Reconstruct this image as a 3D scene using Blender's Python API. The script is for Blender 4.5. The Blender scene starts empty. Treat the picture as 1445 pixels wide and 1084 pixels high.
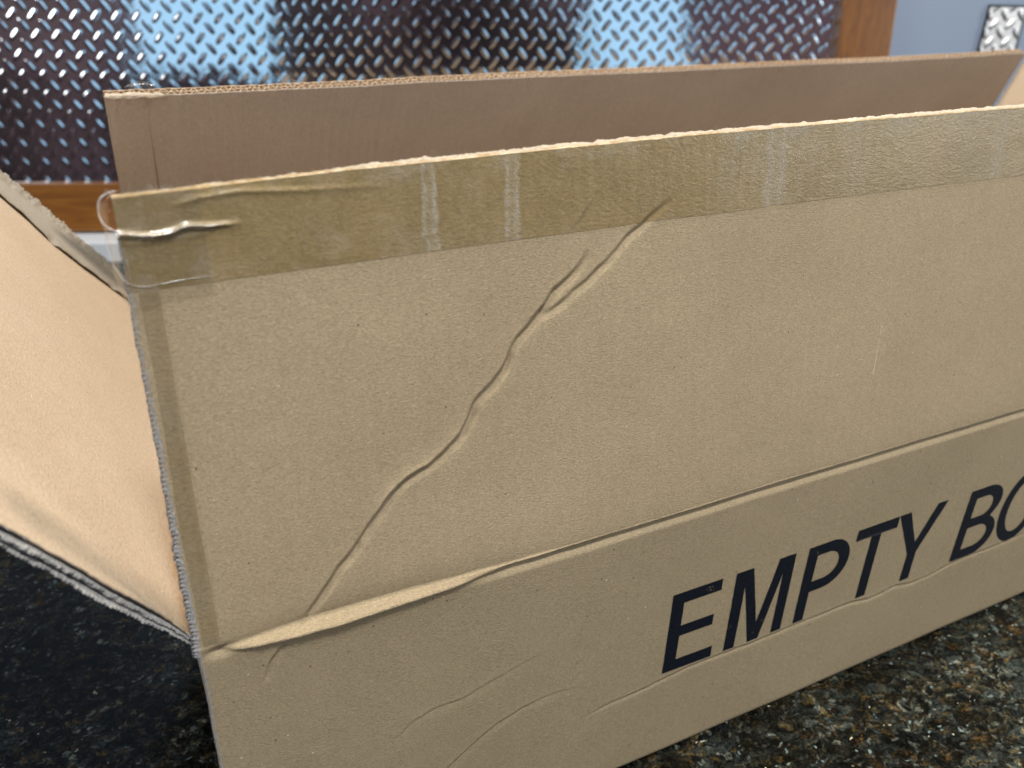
import bpy, bmesh, math, random
import numpy as np
from mathutils import Matrix, Vector

random.seed(7)
S = bpy.context.scene
COL = S.collection

# ------------------------------------------------------------------ camera
R_ = np.array([0.8944, -0.4464, 0.0266]); U_ = np.array([0.1877, 0.4288, 0.8837]); F_ = np.array([0.4059, 0.7854, -0.4673])
CAM = Vector((-0.0102, -0.3118, 0.2893))
cd = bpy.data.cameras.new('camera'); cam = bpy.data.objects.new('camera', cd); COL.objects.link(cam)
M3 = Matrix([[R_[i], U_[i], -F_[i]] for i in range(3)]).to_quaternion().normalized().to_matrix()
cam.matrix_world = Matrix.Translation(CAM) @ M3.to_4x4()
cd.sensor_width = 36.0; cd.lens = 1222.6 / 1445 * 36.0
cd.clip_start = 0.02; cd.clip_end = 60
cd.dof.use_dof = True; cd.dof.focus_distance = 0.475; cd.dof.aperture_fstop = 8.5
S.camera = cam

# ------------------------------------------------------------------ light
S.view_settings.view_transform = 'Standard'
S.view_settings.look = 'None'
S.view_settings.exposure = 0.0
S.view_settings.gamma = 1.0


class NT:
    """small node-tree helper"""
    def __init__(s, tree):
        s.t = tree; s.n = tree.nodes; s.l = tree.links
    def node(s, typ, **kw):
        nd = s.n.new(typ)
        for k, v in kw.items():
            if k == 'inp':
                for a, b in v.items():
                    if hasattr(b, 'is_output') and not isinstance(b, (int, float)):
                        s.l.new(b, nd.inputs[a])
                    else:
                        nd.inputs[a].default_value = b
            else:
                setattr(nd, k, v)
        return nd
    def math(s, op, a, b=None, c=None, clamp=False):
        nd = s.n.new('ShaderNodeMath'); nd.operation = op; nd.use_clamp = clamp
        for i, v in enumerate((a, b, c)):
            if v is None: continue
            if hasattr(v, 'is_output'): s.l.new(v, nd.inputs[i])
            else: nd.inputs[i].default_value = v
        return nd.outputs[0]
    def mix(s, fac, a, b, blend='MIX'):
        nd = s.n.new('ShaderNodeMix'); nd.data_type = 'RGBA'; nd.blend_type = blend
        for i, v in ((0, fac), (6, a), (7, b)):
            if hasattr(v, 'is_output'): s.l.new(v, nd.inputs[i])
            elif i == 0: nd.inputs[0].default_value = v
            else: nd.inputs[i].default_value = (v[0], v[1], v[2], 1)
        return nd.outputs[2]
    def ramp(s, fac, stops, interp='LINEAR'):
        nd = s.n.new('ShaderNodeValToRGB'); cr = nd.color_ramp; cr.interpolation = interp
        while len(cr.elements) < len(stops): cr.elements.new(0.5)
        for e, (p, c) in zip(cr.elements, stops):
            e.position = p
            e.color = (c, c, c, 1) if isinstance(c, (int, float)) else (c[0], c[1], c[2], 1)
        s.l.new(fac, nd.inputs[0]); return nd.outputs[0]
    def noise(s, vec, scale, detail=2, rough=0.5, out=0, dist=0.0):
        nd = s.node('ShaderNodeTexNoise', inp={'Scale': scale, 'Detail': detail, 'Roughness': rough, 'Distortion': dist})
        s.l.new(vec, nd.inputs['Vector']); return nd.outputs[out]
    def mapping(s, vec, scale=(1, 1, 1), rot=(0, 0, 0), loc=(0, 0, 0)):
        nd = s.node('ShaderNodeMapping'); nd.inputs['Scale'].default_value = scale
        nd.inputs['Rotation'].default_value = rot; nd.inputs['Location'].default_value = loc
        s.l.new(vec, nd.inputs['Vector']); return nd.outputs[0]


w = bpy.data.worlds.new('World'); S.world = w; w.use_nodes = True
nt = NT(w.node_tree); bg = nt.n['Background']
tc = nt.node('ShaderNodeTexCoord').outputs['Generated']
sx = nt.node('ShaderNodeSeparateXYZ'); nt.l.new(tc, sx.inputs[0])
room = nt.ramp(nt.noise(tc, 2.6, 3, 0.6), [(0.30, (0.010, 0.009, 0.014)), (0.44, (0.040, 0.030, 0.032)), (0.54, (0.120, 0.080, 0.095)), (0.68, (0.15, 0.12, 0.12))])
tint = nt.noise(tc, 3.1, 1, 0.5, out=1)
room = nt.mix(0.55, room, nt.mix(1.0, room, nt.mix(0.5, tint, (1, 1, 1)), 'MULTIPLY'))
ceil = nt.ramp(sx.outputs[2], [(0.25, 0.0), (0.60, 1.0)])
colr = nt.mix(ceil, room, (0.11, 0.12, 0.135))
nt.l.new(colr, bg.inputs['Color']); bg.inputs['Strength'].default_value = 1.15


def area(name, loc, target, sx_, sy_, power, color, spread=180):
    ld = bpy.data.lights.new(name, 'AREA'); ld.shape = 'RECTANGLE'; ld.size = sx_; ld.size_y = sy_
    ld.energy = power; ld.color = color; ld.spread = math.radians(spread)
    o = bpy.data.objects.new(name, ld); COL.objects.link(o); o.location = loc
    o.rotation_euler = (Vector(target) - Vector(loc)).to_track_quat('-Z', 'Y').to_euler()
    return o


# ceiling lamp over the counter (gives the crisp light on everything facing up)
area('ceiling_lamp', (0.80, 0.19, 1.70), (0.3, 0.1, 0.0), 0.24, 0.24, 34, (1.0, 0.89, 0.77))
# broad, cooler ceiling light of the room behind the camera
area('room_ceiling_lamp', (0.02, -0.72, 1.70), (0.3, 0.0, 0.0), 0.34, 0.28, 31, (1.0, 0.98, 0.91))
# unseen fill light added at the right to brighten the front wall
area('side_fill_light', (2.3, -1.45, 0.60), (0.6, 0.0, -0.10), 0.9, 0.9, 19, (0.98, 1.0, 0.95))
area('side_fill_light', (-2.6, -0.45, 1.35), (0.1, 0.0, -0.1), 1.2, 0.9, 22, (0.92, 0.97, 1.0))  # unseen fill added at the left to lift the counter and ragged edges
# two daylit windows of the room, seen mirrored in the metal sheet
FWH = Vector((0.4591, 0.8884, 0)); RTH = Vector((0.8884, -0.4591, 0))
for lat, wd in ((-0.97, 0.74), (1.65, 0.65), (4.1, 1.3)):  # last panel is fill added out of view to brighten the right side
    c = Vector((-0.0102, -0.3118, 0)) - FWH * 2.6 + RTH * lat + Vector((0, 0, 1.31))
    A = wd * 1.3
    area('window_and_fill_light', c, c + FWH, wd, 1.3, 1.25 * math.pi * A, (0.40, 0.73, 1.0))

# ------------------------------------------------------------------ helpers
def tag(o, label=None, cat=None, group=None, kind=None):
    if label: o['label'] = label
    if cat: o['category'] = cat
    if group: o['group'] = group
    if kind: o['kind'] = kind
    return o

def empty(name, loc):
    o = bpy.data.objects.new(name, None); COL.objects.link(o); o.location = loc
    o.empty_display_size = 0.05
    return o

def root_loc(p):
    v = Vector((0, 0, 0))
    while p is not None:
        v += p.location; p = p.parent
    return v

def make(name, V, Fc, mat, parent=None, smooth=True):
    """V in world metres; placed under parent without moving"""
    me = bpy.data.meshes.new(name)
    V = np.asarray(V, np.float32); Fc = list(Fc) if not isinstance(Fc, np.ndarray) else Fc
    if isinstance(Fc, np.ndarray) and Fc.ndim == 2:
        k = Fc.shape[1]; n = len(Fc)
        me.vertices.add(len(V)); me.vertices.foreach_set('co', V.ravel())
        me.loops.add(n * k); me.loops.foreach_set('vertex_index', Fc.astype(np.int32).ravel())
        me.polygons.add(n)
        me.polygons.foreach_set('loop_start', np.arange(0, n * k, k, dtype=np.int32))
        me.polygons.foreach_set('loop_total', np.full(n, k, np.int32))
        me.update(calc_edges=True)
    else:
        me.from_pydata([tuple(map(float, v)) for v in V], [], Fc); me.update()
    me.polygons.foreach_set('use_smooth', np.full(len(me.polygons), smooth, bool))
    me.materials.append(mat)
    o = bpy.data.objects.new(name, me); COL.objects.link(o)
    if parent is not None:
        o.parent = parent
        off = root_loc(parent)
        me.transform(Matrix.Translation(-off))
        # texture coordinates stay in world metres through the Geometry node
    return o

def grid_faces(nu, nv, flip=False, base=0):
    i = np.arange(nu - 1)[:, None] * nv; j = np.arange(nv - 1)[None, :]
    a = (i + j).ravel() + base
    q = np.stack([a, a + nv, a + nv + 1, a + 1], 1)
    return q[:, ::-1].copy() if flip else q

def vn1(x, scale, seed=0, octs=1):
    x = np.asarray(x, float); r = np.zeros_like(x); amp = 1.0; tot = 0
    for k in range(octs):
        rs = np.random.RandomState(seed + k * 17); tab = rs.uniform(-1, 1, 4096)
        u = x * scale * 2 ** k + 1000; i = np.floor(u).astype(int); f = u - i; f = f * f * (3 - 2 * f)
        r += amp * (tab[i % 4096] * (1 - f) + tab[(i + 1) % 4096] * f); tot += amp; amp *= .5
    return r / tot

def vn2(x, y, scale, seed=0, octs=1):
    x, y = np.broadcast_arrays(np.asarray(x, float), np.asarray(y, float)); r = np.zeros(x.shape); amp = 1.0; tot = 0
    for k in range(octs):
        rs = np.random.RandomState(seed + k * 31); tab = rs.uniform(-1, 1, (256, 256))
        u = x * scale * 2 ** k + 500; v = y * scale * 2 ** k + 500
        i = np.floor(u).astype(int); j = np.floor(v).astype(int); fu = u - i; fv = v - j
        fu = fu * fu * (3 - 2 * fu); fv = fv * fv * (3 - 2 * fv); i %= 256; j %= 256; i1 = (i + 1) % 256; j1 = (j + 1) % 256
        r += amp * ((tab[i, j] * (1 - fu) + tab[i1, j] * fu) * (1 - fv) + (tab[i, j1] * (1 - fu) + tab[i1, j1] * fu) * fv)
        tot += amp; amp *= .5
    return r / tot

def sstep(t): t = np.clip(t, 0, 1); return t * t * (3 - 2 * t)

def box(name, c, dims, mat, parent=None, ax=None, bevel=0.002):
    """bevelled box; ax = (X,Y,Z) unit axes"""
    bm = bmesh.new(); bmesh.ops.create_cube(bm, size=1.0)
    for v in bm.verts: v.co = Vector((v.co.x * dims[0], v.co.y * dims[1], v.co.z * dims[2]))
    if bevel: bmesh.ops.bevel(bm, geom=list(bm.edges), offset=bevel, segments=3, profile=0.6, affect='EDGES')
    A = Matrix.Identity(3)
    if ax: A = Matrix([[ax[j][i] for j in range(3)] for i in range(3)])
    for v in bm.verts: v.co = A @ v.co + Vector(c)
    V = [tuple(v.co) for v in bm.verts]; bm.verts.index_update(); Fc = [[v.index for v in f.verts] for f in bm.faces]; bm.free()
    return make(name, V, Fc, mat, parent, smooth=False)

# ------------------------------------------------------------------ materials
def material(name):
    m = bpy.data.materials.new(name); m.use_nodes = True
    t = NT(m.node_tree); b = t.n['Principled BSDF']; g = t.node('ShaderNodeNewGeometry').outputs['Position']
    return m, t, b, g

def kraft(name, c1, c2, rough=0.75, fib=(260, 520, 520), bump=0.5, rot=(0, 0, 0), speck=1.0, wash=None, fine=1.0, extra=None):
    m, t, b, g = material(name)
    low = t.noise(g, 9, 3, 0.55); mid = t.noise(g, 70, 3, 0.6)
    col = t.mix(t.math('MULTIPLY_ADD', low, 1.6, -0.3, clamp=True), c1, c2)
    mg = t.mapping(g, scale=fib, rot=rot)
    n1 = t.noise(mg, 1.0, 3, 0.62, dist=0.6)
    n2 = t.noise(t.mapping(g, scale=(fib[0] * 3.3, fib[1] * 3.3, fib[2] * 3.3), rot=rot), 1.0, 2, 0.6)
    val = t.math('ADD', t.math('MULTIPLY', t.math('SUBTRACT', n1, 0.5), 0.50 * fine), t.math('MULTIPLY', t.math('SUBTRACT', n2, 0.5), 0.55 * fine))
    val = t.math('ADD', val, t.math('MULTIPLY', t.math('SUBTRACT', mid, 0.5), 0.10))
    val = t.math('ADD', val, 1.0)
    hsv = t.node('ShaderNodeHueSaturation'); t.l.new(col, hsv.inputs['Color']); t.l.new(val, hsv.inputs['Value']); col = hsv.outputs[0]
    # sparse dark and light specks in the paper
    for sc, thr, cc, seed in ((150, 0.085, (0.06, 0.045, 0.03), 1.7), (110, 0.055, (0.80, 0.78, 0.70), 9.1)):
        vo = t.node('ShaderNodeTexVoronoi', feature='F1', inp={'Scale': sc}); t.l.new(t.mapping(g, scale=(1, 1, 1.0), loc=(seed, seed, seed)), vo.inputs['Vector'])
        s_ = t.node('ShaderNodeSeparateColor'); t.l.new(vo.outputs['Color'], s_.inputs[0])
        on = t.math('MULTIPLY', t.math('LESS_THAN', vo.outputs['Distance'], t.math('MULTIPLY', s_.outputs[1], thr)), t.math('GREATER_THAN', s_.outputs[0], 0.45))
        col = t.mix(t.math('MULTIPLY', on, 0.8 * speck), col, cc)
    if extra: col = extra(t, g, col)
    t.l.new(col, b.inputs['Base Color']); b.inputs['Roughness'].default_value = rough
    b.inputs['Specular IOR Level'].default_value = 0.25
    h = t.math('ADD', n1, t.math('MULTIPLY', n2, 0.35))
    if wash:
        ax, pitch, amp = wash
        sp = t.node('ShaderNodeSeparateXYZ'); t.l.new(g, sp.inputs[0])
        ph = t.math('ADD', t.math('MULTIPLY', sp.outputs[ax], 6.2832 / pitch), t.math('MULTIPLY', low, 3.0))
        h = t.math('ADD', h, t.math('MULTIPLY', t.math('SINE', ph), amp))
    bp = t.node('ShaderNodeBump', inp={'Strength': bump, 'Distance': 0.0007}); t.l.new(h, bp.inputs['Height'])
    t.l.new(bp.outputs[0], b.inputs['Normal'])
    return m

def outer_extra(t, g, col):
    # a single pale scratch and faint vertical press lines of the flutes
    sp = t.node('ShaderNodeSeparateXYZ'); t.l.new(g, sp.inputs[0])
    x = sp.outputs[0]; z = sp.outputs[2]
    lx = t.math('ADD', t.math('MULTIPLY', t.math('SUBTRACT', z, 0.068), 0.10), 0.404)
    dx = t.math('ABSOLUTE', t.math('SUBTRACT', x, lx))
    on = t.math('MULTIPLY', t.math('LESS_THAN', dx, 0.00035), t.math('LESS_THAN', t.math('ABSOLUTE', t.math('SUBTRACT', z, 0.068)), 0.0155))
    col = t.mix(t.math('MULTIPLY', on, t.ramp(t.noise(g, 300, 2), [(0.35, 0.0), (0.6, 0.6)])), col, (0.75, 0.66, 0.5))
    dx2 = t.math('ABSOLUTE', t.math('SUBTRACT', x, 0.1157))
    band = t.math('MULTIPLY', t.math('LESS_THAN', dx2, 0.0012), t.math('GREATER_THAN', z, 0.03))
    return t.mix(t.math('MULTIPLY', band, 0.05), col, (0.15, 0.12, 0.08))

M_out = kraft('kraft_outer', (0.392, 0.306, 0.195), (0.452, 0.354, 0.230), fib=(700, 1500, 1500), bump=0.68, fine=2.1, speck=1.0, wash=(0, 0.0075, 0.012), extra=outer_extra)
def inner_extra(t, g, col):
    # brown scuff where the flap folds at the near corner
    sp = t.node('ShaderNodeSeparateXYZ'); t.l.new(g, sp.inputs[0])
    dx = t.math('ABSOLUTE', t.math('ADD', sp.outputs[0], 0.0005)); fx = t.math('SUBTRACT', 1.0, t.math('DIVIDE', dx, 0.0060), clamp=True)
    fy = t.math('SUBTRACT', 1.0, t.math('DIVIDE', sp.outputs[1], 0.13), clamp=True)
    k = t.math('MULTIPLY', t.math('MULTIPLY', fx, fy), t.ramp(t.noise(t.mapping(g, scale=(420, 50, 50)), 1.0, 3, 0.6), [(0.35, 0.3), (0.6, 1.4)]))
    return t.mix(t.math('MINIMUM', k, 0.75), col, (0.36, 0.20, 0.085))
M_in = kraft('kraft_inner', (0.47, 0.365, 0.255), (0.52, 0.415, 0.305), fib=(760, 420, 760), bump=0.75, speck=0.8, fine=1.1, extra=inner_extra, wash=(1, 0.0075, 0.06))
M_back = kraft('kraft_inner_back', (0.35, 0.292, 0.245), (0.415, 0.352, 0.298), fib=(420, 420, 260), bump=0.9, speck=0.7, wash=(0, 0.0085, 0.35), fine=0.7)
M_torn = kraft('torn_paper', (0.44, 0.365, 0.275), (0.60, 0.52, 0.42), fib=(420, 1400, 1400), bump=1.0, fine=1.4, speck=0.0)
M_edge = kraft('cut_paper_edge', (0.26, 0.26, 0.27), (0.50, 0.48, 0.46), fib=(700, 700, 700), bump=0.9, speck=0.0)
M_flute = kraft('corrugated_medium', (0.46, 0.335, 0.225), (0.56, 0.42, 0.29), fib=(500, 500, 500), bump=0.5, speck=0.0)
M_peel = kraft('peeled_liner', (0.27, 0.24, 0.195), (0.36, 0.325, 0.265), fib=(450, 450, 450), bump=0.8, speck=0.6)
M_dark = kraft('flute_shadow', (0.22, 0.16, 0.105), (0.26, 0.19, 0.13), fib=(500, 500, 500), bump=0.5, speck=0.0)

def ink():
    m, t, b, g = material('navy_ink')
    n = t.noise(t.mapping(g, scale=(300, 560, 560)), 1.0, 3, 0.6); n3 = t.noise(g, 1400, 2, 0.6)
    col = t.mix(t.math('MULTIPLY_ADD', n, 2.0, -0.6, clamp=True), (0.004, 0.006, 0.012), (0.010, 0.014, 0.024))
    wear = t.ramp(t.math('MULTIPLY', t.noise(g, 900, 3, 0.7), t.noise(g, 60, 2, 0.6)), [(0.415, 0.0), (0.45, 0.8)])
    col = t.mix(wear, col, (0.40, 0.32, 0.21))
    t.l.new(col, b.inputs['Base Color']); b.inputs['Roughness'].default_value = 0.55; b.inputs['Specular IOR Level'].default_value = 0.18
    bp = t.node('ShaderNodeBump', inp={'Strength': 0.5, 'Distance': 0.0006}); t.l.new(n, bp.inputs['Height']); t.l.new(bp.outputs[0], b.inputs['Normal'])
    return m
M_ink = ink()
M_lap, t_, b_, g_ = material('amber_tape_lap')
t_.l.new(t_.mix(t_.ramp(t_.noise(g_, 180, 4, 0.65), [(0.38, 0.0), (0.62, 1.0)]), (0.34, 0.22, 0.085), (0.52, 0.42, 0.27)), b_.inputs['Base Color']); b_.inputs['Roughness'].default_value = 0.35
bp_ = t_.node('ShaderNodeBump', inp={'Strength': 0.7, 'Distance': 0.0007}); t_.l.new(t_.noise(g_, 700, 3, 0.6), bp_.inputs['Height']); t_.l.new(bp_.outputs[0], b_.inputs['Normal'])

def tape(name, tint, clear=False):
    m, t, b, g = material(name); t.n.remove(b); out = t.n['Material Output']
    sp = t.node('ShaderNodeSeparateXYZ'); t.l.new(g, sp.inputs[0]); x = sp.outputs[0]; z = sp.outputs[2]
    wob = t.math('MULTIPLY', t.math('SUBTRACT', t.noise(g, 90, 3, 0.6), 0.5), 0.0035)
    xw = t.math('ADD', x, wob)
    fine = t.noise(g, 1300, 2, 0.65); med = t.noise(g, 340, 3, 0.6, dist=1.0); low = t.noise(g, 30, 3, 0.6)
    air = None
    def band(c, h, soft=0.0010, k=1.0):
        d = t.math('ABSOLUTE', t.math('SUBTRACT', xw, c))
        return t.math('MULTIPLY', t.math('SUBTRACT', 1.0, t.math('DIVIDE', t.math('SUBTRACT', d, h), soft), clamp=True), k)
    if not clear:
        parts = [band(0.1222, 0.0028, 0.0014, 0.45), band(0.1612, 0.0030, 0.0016, 0.40), band(0.3125, 0.0045, 0.004, 0.40), band(0.4865, 0.0020, 0.004, 0.30)]
        blob = t.math('MULTIPLY', band(0.2980, 0.012, 0.012), t.ramp(med, [(0.50, 0.0), (0.62, 0.8)]))
        blob = t.math('MULTIPLY', blob, t.ramp(z, [(0.172, 0.0), (0.186, 1.0)]))
        cloud = t.math('MULTIPLY', t.ramp(t.noise(g, 26, 4, 0.65), [(0.50, 0.0), (0.68, 0.55)]), t.ramp(med, [(0.4, 0.2), (0.6, 1.0)]))
        air = cloud
        for p in parts + [blob]: air = t.math('MAXIMUM', air, p)
    else:
        air = t.ramp(t.noise(g, 120, 3, 0.6), [(0.50, 0.0), (0.75, 0.3)])
    air = t.math('MULTIPLY', air, t.ramp(fine, [(0.30, 0.55), (0.65, 1.0)]))
    tv = t.mix(t.math('MULTIPLY_ADD', low, 2.4, -0.8, clamp=True), tint, (min(1, tint[0] * 1.06), min(1, tint[1] * 1.04), min(1, tint[2] * 1.15)))
    tr = t.node('ShaderNodeBsdfTransparent'); t.l.new(tv, tr.inputs[0])
    df = t.node('ShaderNodeBsdfDiffuse', inp={'Color': (0.62, 0.60, 0.56, 1) if not clear else (0.72, 0.70, 0.66, 1)})
    gl = t.node('ShaderNodeBsdfGlossy', inp={'Color': (0.9, 0.9, 0.9, 1), 'Roughness': 0.22 if not clear else 0.12})
    bp = t.node('ShaderNodeBump', inp={'Strength': 0.6 if not clear else 0.35, 'Distance': 0.0005})
    t.l.new(t.math('ADD', med, t.math('MULTIPLY', fine, t.math('MULTIPLY_ADD', air, 1.2, 0.25))), bp.inputs['Height'])
    t.l.new(bp.outputs[0], gl.inputs['Normal']); t.l.new(bp.outputs[0], df.inputs['Normal'])
    m1 = t.node('ShaderNodeMixShader'); t.l.new(t.math('MULTIPLY_ADD', air, 0.38 if not clear else 0.25, 0.010 if not clear else 0.015), m1.inputs[0]); t.l.new(tr.outputs[0], m1.inputs[1]); t.l.new(df.outputs[0], m1.inputs[2])
    lw_ = t.node('ShaderNodeLayerWeight', inp={'Blend': 0.4}); t.l.new(bp.outputs[0], lw_.inputs['Normal'])
    m2 = t.node('ShaderNodeMixShader'); t.l.new(t.math('MULTIPLY_ADD', lw_.outputs['Facing'], 0.30, 0.05), m2.inputs[0]); t.l.new(m1.outputs[0], m2.inputs[1]); t.l.new(gl.outputs[0], m2.inputs[2])
    t.l.new(m2.outputs[0], out.inputs['Surface'])
    return m
def stuck_tape(name, c1, c2, side=False):
    """tinted film lying tight on the board: the kraft shows through, with paler patches where air is trapped"""
    m, t, b, g = material(name)
    sp = t.node('ShaderNodeSeparateXYZ'); t.l.new(g, sp.inputs[0]); x = sp.outputs[0]; z = sp.outputs[2]
    wob = t.math('MULTIPLY', t.math('SUBTRACT', t.noise(g, 110, 3, 0.65), 0.5), 0.0060)
    xw = t.math('ADD', x, wob)
    fibre = t.noise(t.mapping(g, scale=(430, 820, 820)), 1.0, 3, 0.62, dist=0.6)
    fine = t.noise(g, 1100, 2, 0.65); med = t.noise(g, 340, 3, 0.6, dist=1.0); low = t.noise(g, 22, 3, 0.6)
    def band(c, h, soft, k):
        d = t.math('ABSOLUTE', t.math('SUBTRACT', xw, c))
        body = t.math('SUBTRACT', 1.0, t.math('DIVIDE', t.math('SUBTRACT', d, h), soft), clamp=True)
        edge = t.math('MULTIPLY', t.math('DIVIDE', d, h), t.math('DIVIDE', d, h), clamp=True)
        return t.math('MULTIPLY', body, t.math('MULTIPLY', t.math('MULTIPLY_ADD', edge, 0.65, 0.35), t.math('MULTIPLY', t.ramp(t.noise(g, 210, 3, 0.7), [(0.35, 0.45), (0.6, 1.2)]), k)))
    air = t.math('MULTIPLY', t.ramp(t.noise(g, 30, 4, 0.65), [(0.50, 0.0), (0.70, 0.45)]), t.ramp(med, [(0.4, 0.3), (0.6, 1.0)]))
    if not side:
        for c, h, so, k in ((0.1222, 0.0024, 0.0016, 0.75), (0.1612, 0.0024, 0.0020, 0.65), (0.3125, 0.0040, 0.0050, 0.65), (0.4865, 0.0015, 0.0050, 0.5)):
            air = t.math('MAXIMUM', air, band(c, h, so, k))
        blob = t.math('MULTIPLY', band(0.2980, 0.010, 0.014, 1.0), t.math('MULTIPLY', t.ramp(med, [(0.50, 0.0), (0.60, 0.9)]), t.ramp(z, [(0.172, 0.0), (0.186, 1.0)])))
        air = t.math('MAXIMUM', air, blob)
        top = t.math('MULTIPLY', t.ramp(z, [(0.192, 0.0), (0.201, 0.5)]), t.ramp(t.noise(g, 55, 3, 0.6), [(0.45, 0.0), (0.6, 1.0)]))
        air = t.math('MAXIMUM', air, top)
    air = t.math('MULTIPLY', air, t.ramp(fine, [(0.30, 0.5), (0.62, 1.0)]))
    col = t.mix(t.math('MULTIPLY_ADD', low, 2.6, -0.8, clamp=True), c1, c2)
    val = t.math('ADD', 1.0, t.math('ADD', t.math('MULTIPLY', t.math('SUBTRACT', fibre, 0.5), 0.9), t.math('MULTIPLY', t.math('SUBTRACT', fine, 0.5), 0.45)))
    hsv = t.node('ShaderNodeHueSaturation'); t.l.new(col, hsv.inputs['Color']); t.l.new(val, hsv.inputs['Value'])
    hue = t.mix(t.ramp(t.noise(g, 60, 3, 0.6), [(0.44, 0.0), (0.68, 0.55)]), hsv.outputs[0], (0.285, 0.190, 0.080))
    col = t.mix(air, hue, (0.42, 0.385, 0.33))
    t.l.new(col, b.inputs['Base Color']); t.l.new(t.ramp(air, [(0.0, 0.30), (1.0, 0.26)]), b.inputs['Roughness']); b.inputs['Specular IOR Level'].default_value = 0.5
    bp = t.node('ShaderNodeBump', inp={'Strength': 0.5, 'Distance': 0.0006})
    t.l.new(t.math('ADD', fibre, t.math('MULTIPLY', fine, t.math('MULTIPLY_ADD', air, 1.6, 0.2))), bp.inputs['Height']); t.l.new(bp.outputs[0], b.inputs['Normal'])
    return m
M_tape = stuck_tape('brown_packing_tape', (0.232, 0.170, 0.078), (0.285, 0.213, 0.108))
M_strip = stuck_tape('clear_side_tape', (0.265, 0.205, 0.125), (0.31, 0.245, 0.155), True)
M_clear = tape('clear_loose_tape', (1.0, 1.0, 0.98), True)

def granite():
    m, t, b, g = material('dark_granite')
    wv = t.noise(g, 45, 3, 0.6, out=1)
    vm = t.node('ShaderNodeVectorMath', operation='MULTIPLY_ADD'); t.l.new(wv, vm.inputs[0]); vm.inputs[1].default_value = (0.022, 0.022, 0.0); t.l.new(g, vm.inputs[2])
    wg = vm.outputs[0]
    def vor(scale, mp, stretch=(1, 1, 1), rot=0.0):
        v = t.node('ShaderNodeTexVoronoi', feature='F1', inp={'Scale': scale}); t.l.new(t.mapping(mp, scale=stretch, rot=(0, 0, rot)), v.inputs['Vector'])
        s_ = t.node('ShaderNodeSeparateColor'); t.l.new(v.outputs['Color'], s_.inputs[0]); return s_.outputs, v.outputs['Distance']
    n = t.noise(wg, 70, 5, 0.65, dist=0.6); n2 = t.noise(wg, 170, 5, 0.7, dist=0.4); n3 = t.noise(g, 480, 3, 0.7)
    st = t.mapping(wg, scale=(1.0, 2.1, 1.0), rot=(0, 0, 0.5))
    a_, ad = vor(90, wg, (1, 2.0, 1), 0.5); c, cd_ = vor(210, wg, (1, 1.6, 1), -0.6); e, ed = vor(420, wg)
    cloud = t.noise(st, 85, 4, 0.6)
    col = t.ramp(cloud, [(0.36, (0.0025, 0.004, 0.006)), (0.50, (0.010, 0.012, 0.012)), (0.60, (0.025, 0.028, 0.026)), (0.72, (0.056, 0.060, 0.054))])
    cell = t.ramp(a_[0], [(0.0, (0.003, 0.005, 0.007)), (0.45, (0.009, 0.011, 0.012)), (0.62, (0.032, 0.022, 0.011)), (0.74, (0.014, 0.022, 0.026)), (0.88, (0.040, 0.050, 0.055)), (0.97, (0.060, 0.075, 0.080))])
    col = t.mix(0.35, col, cell)
    cell2 = t.ramp(c[1], [(0.0, (0.003, 0.004, 0.005)), (0.5, (0.012, 0.013, 0.013)), (0.7, (0.050, 0.036, 0.014)), (0.82, (0.020, 0.028, 0.032)), (0.95, (0.075, 0.080, 0.078))])
    col = t.mix(t.ramp(n2, [(0.42, 0.0), (0.60, 0.65)]), col, cell2)
    gold = t.ramp(t.noise(t.mapping(wg, loc=(3, 1, 0)), 62, 5, 0.72), [(0.56, 0.0), (0.68, 0.75)])
    col = t.mix(gold, col, t.ramp(n3, [(0.3, (0.014, 0.009, 0.004)), (0.7, (0.070, 0.046, 0.018))]))
    col = t.mix(1.0, col, t.ramp(t.noise(g, 17, 3, 0.6), [(0.36, 1.0), (0.62, 2.7)]), 'MULTIPLY')
    col = t.mix(1.0, col, t.ramp(n3, [(0.32, 0.35), (0.68, 1.75)]), 'MULTIPLY')
    col = t.mix(1.0, col, t.ramp(n2, [(0.38, 0.30), (0.62, 1.6)]), 'MULTIPLY')
    fl = t.math('MULTIPLY', t.math('GREATER_THAN', c[0], 0.95), t.ramp(cd_, [(0.20, 1.0), (0.40, 0.0)]))
    col = t.mix(t.math('MULTIPLY', fl, 0.8), col, t.ramp(c[2], [(0.5, (0.20, 0.26, 0.29)), (0.9, (0.34, 0.27, 0.15))]))
    gl = t.math('MULTIPLY', t.math('GREATER_THAN', e[0], 0.988), t.ramp(ed, [(0.16, 1.0), (0.30, 0.0)]))
    col = t.mix(gl, col, (0.45, 0.44, 0.40))
    ga = t.node('ShaderNodeGamma'); t.l.new(col, ga.inputs[0]); ga.inputs[1].default_value = 1.35; col = ga.outputs[0]
    sc_ = t.node('ShaderNodeVectorMath', operation='SCALE'); t.l.new(col, sc_.inputs[0]); sc_.inputs[3].default_value = 2.3; col = sc_.outputs[0]
    col = t.mix(1.0, col, (0.86, 0.82, 0.70), 'MULTIPLY')
    t.l.new(col, b.inputs['Base Color'])
    t.l.new(t.ramp(n, [(0.3, 0.10), (0.7, 0.20)]), b.inputs['Roughness'])
    b.inputs['Specular IOR Level'].default_value = 0.22
    bp = t.node('ShaderNodeBump', inp={'Strength': 0.06, 'Distance': 0.0004}); t.l.new(n2, bp.inputs['Height']); t.l.new(bp.outputs[0], b.inputs['Normal'])
    return m
M_granite = granite()

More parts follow.
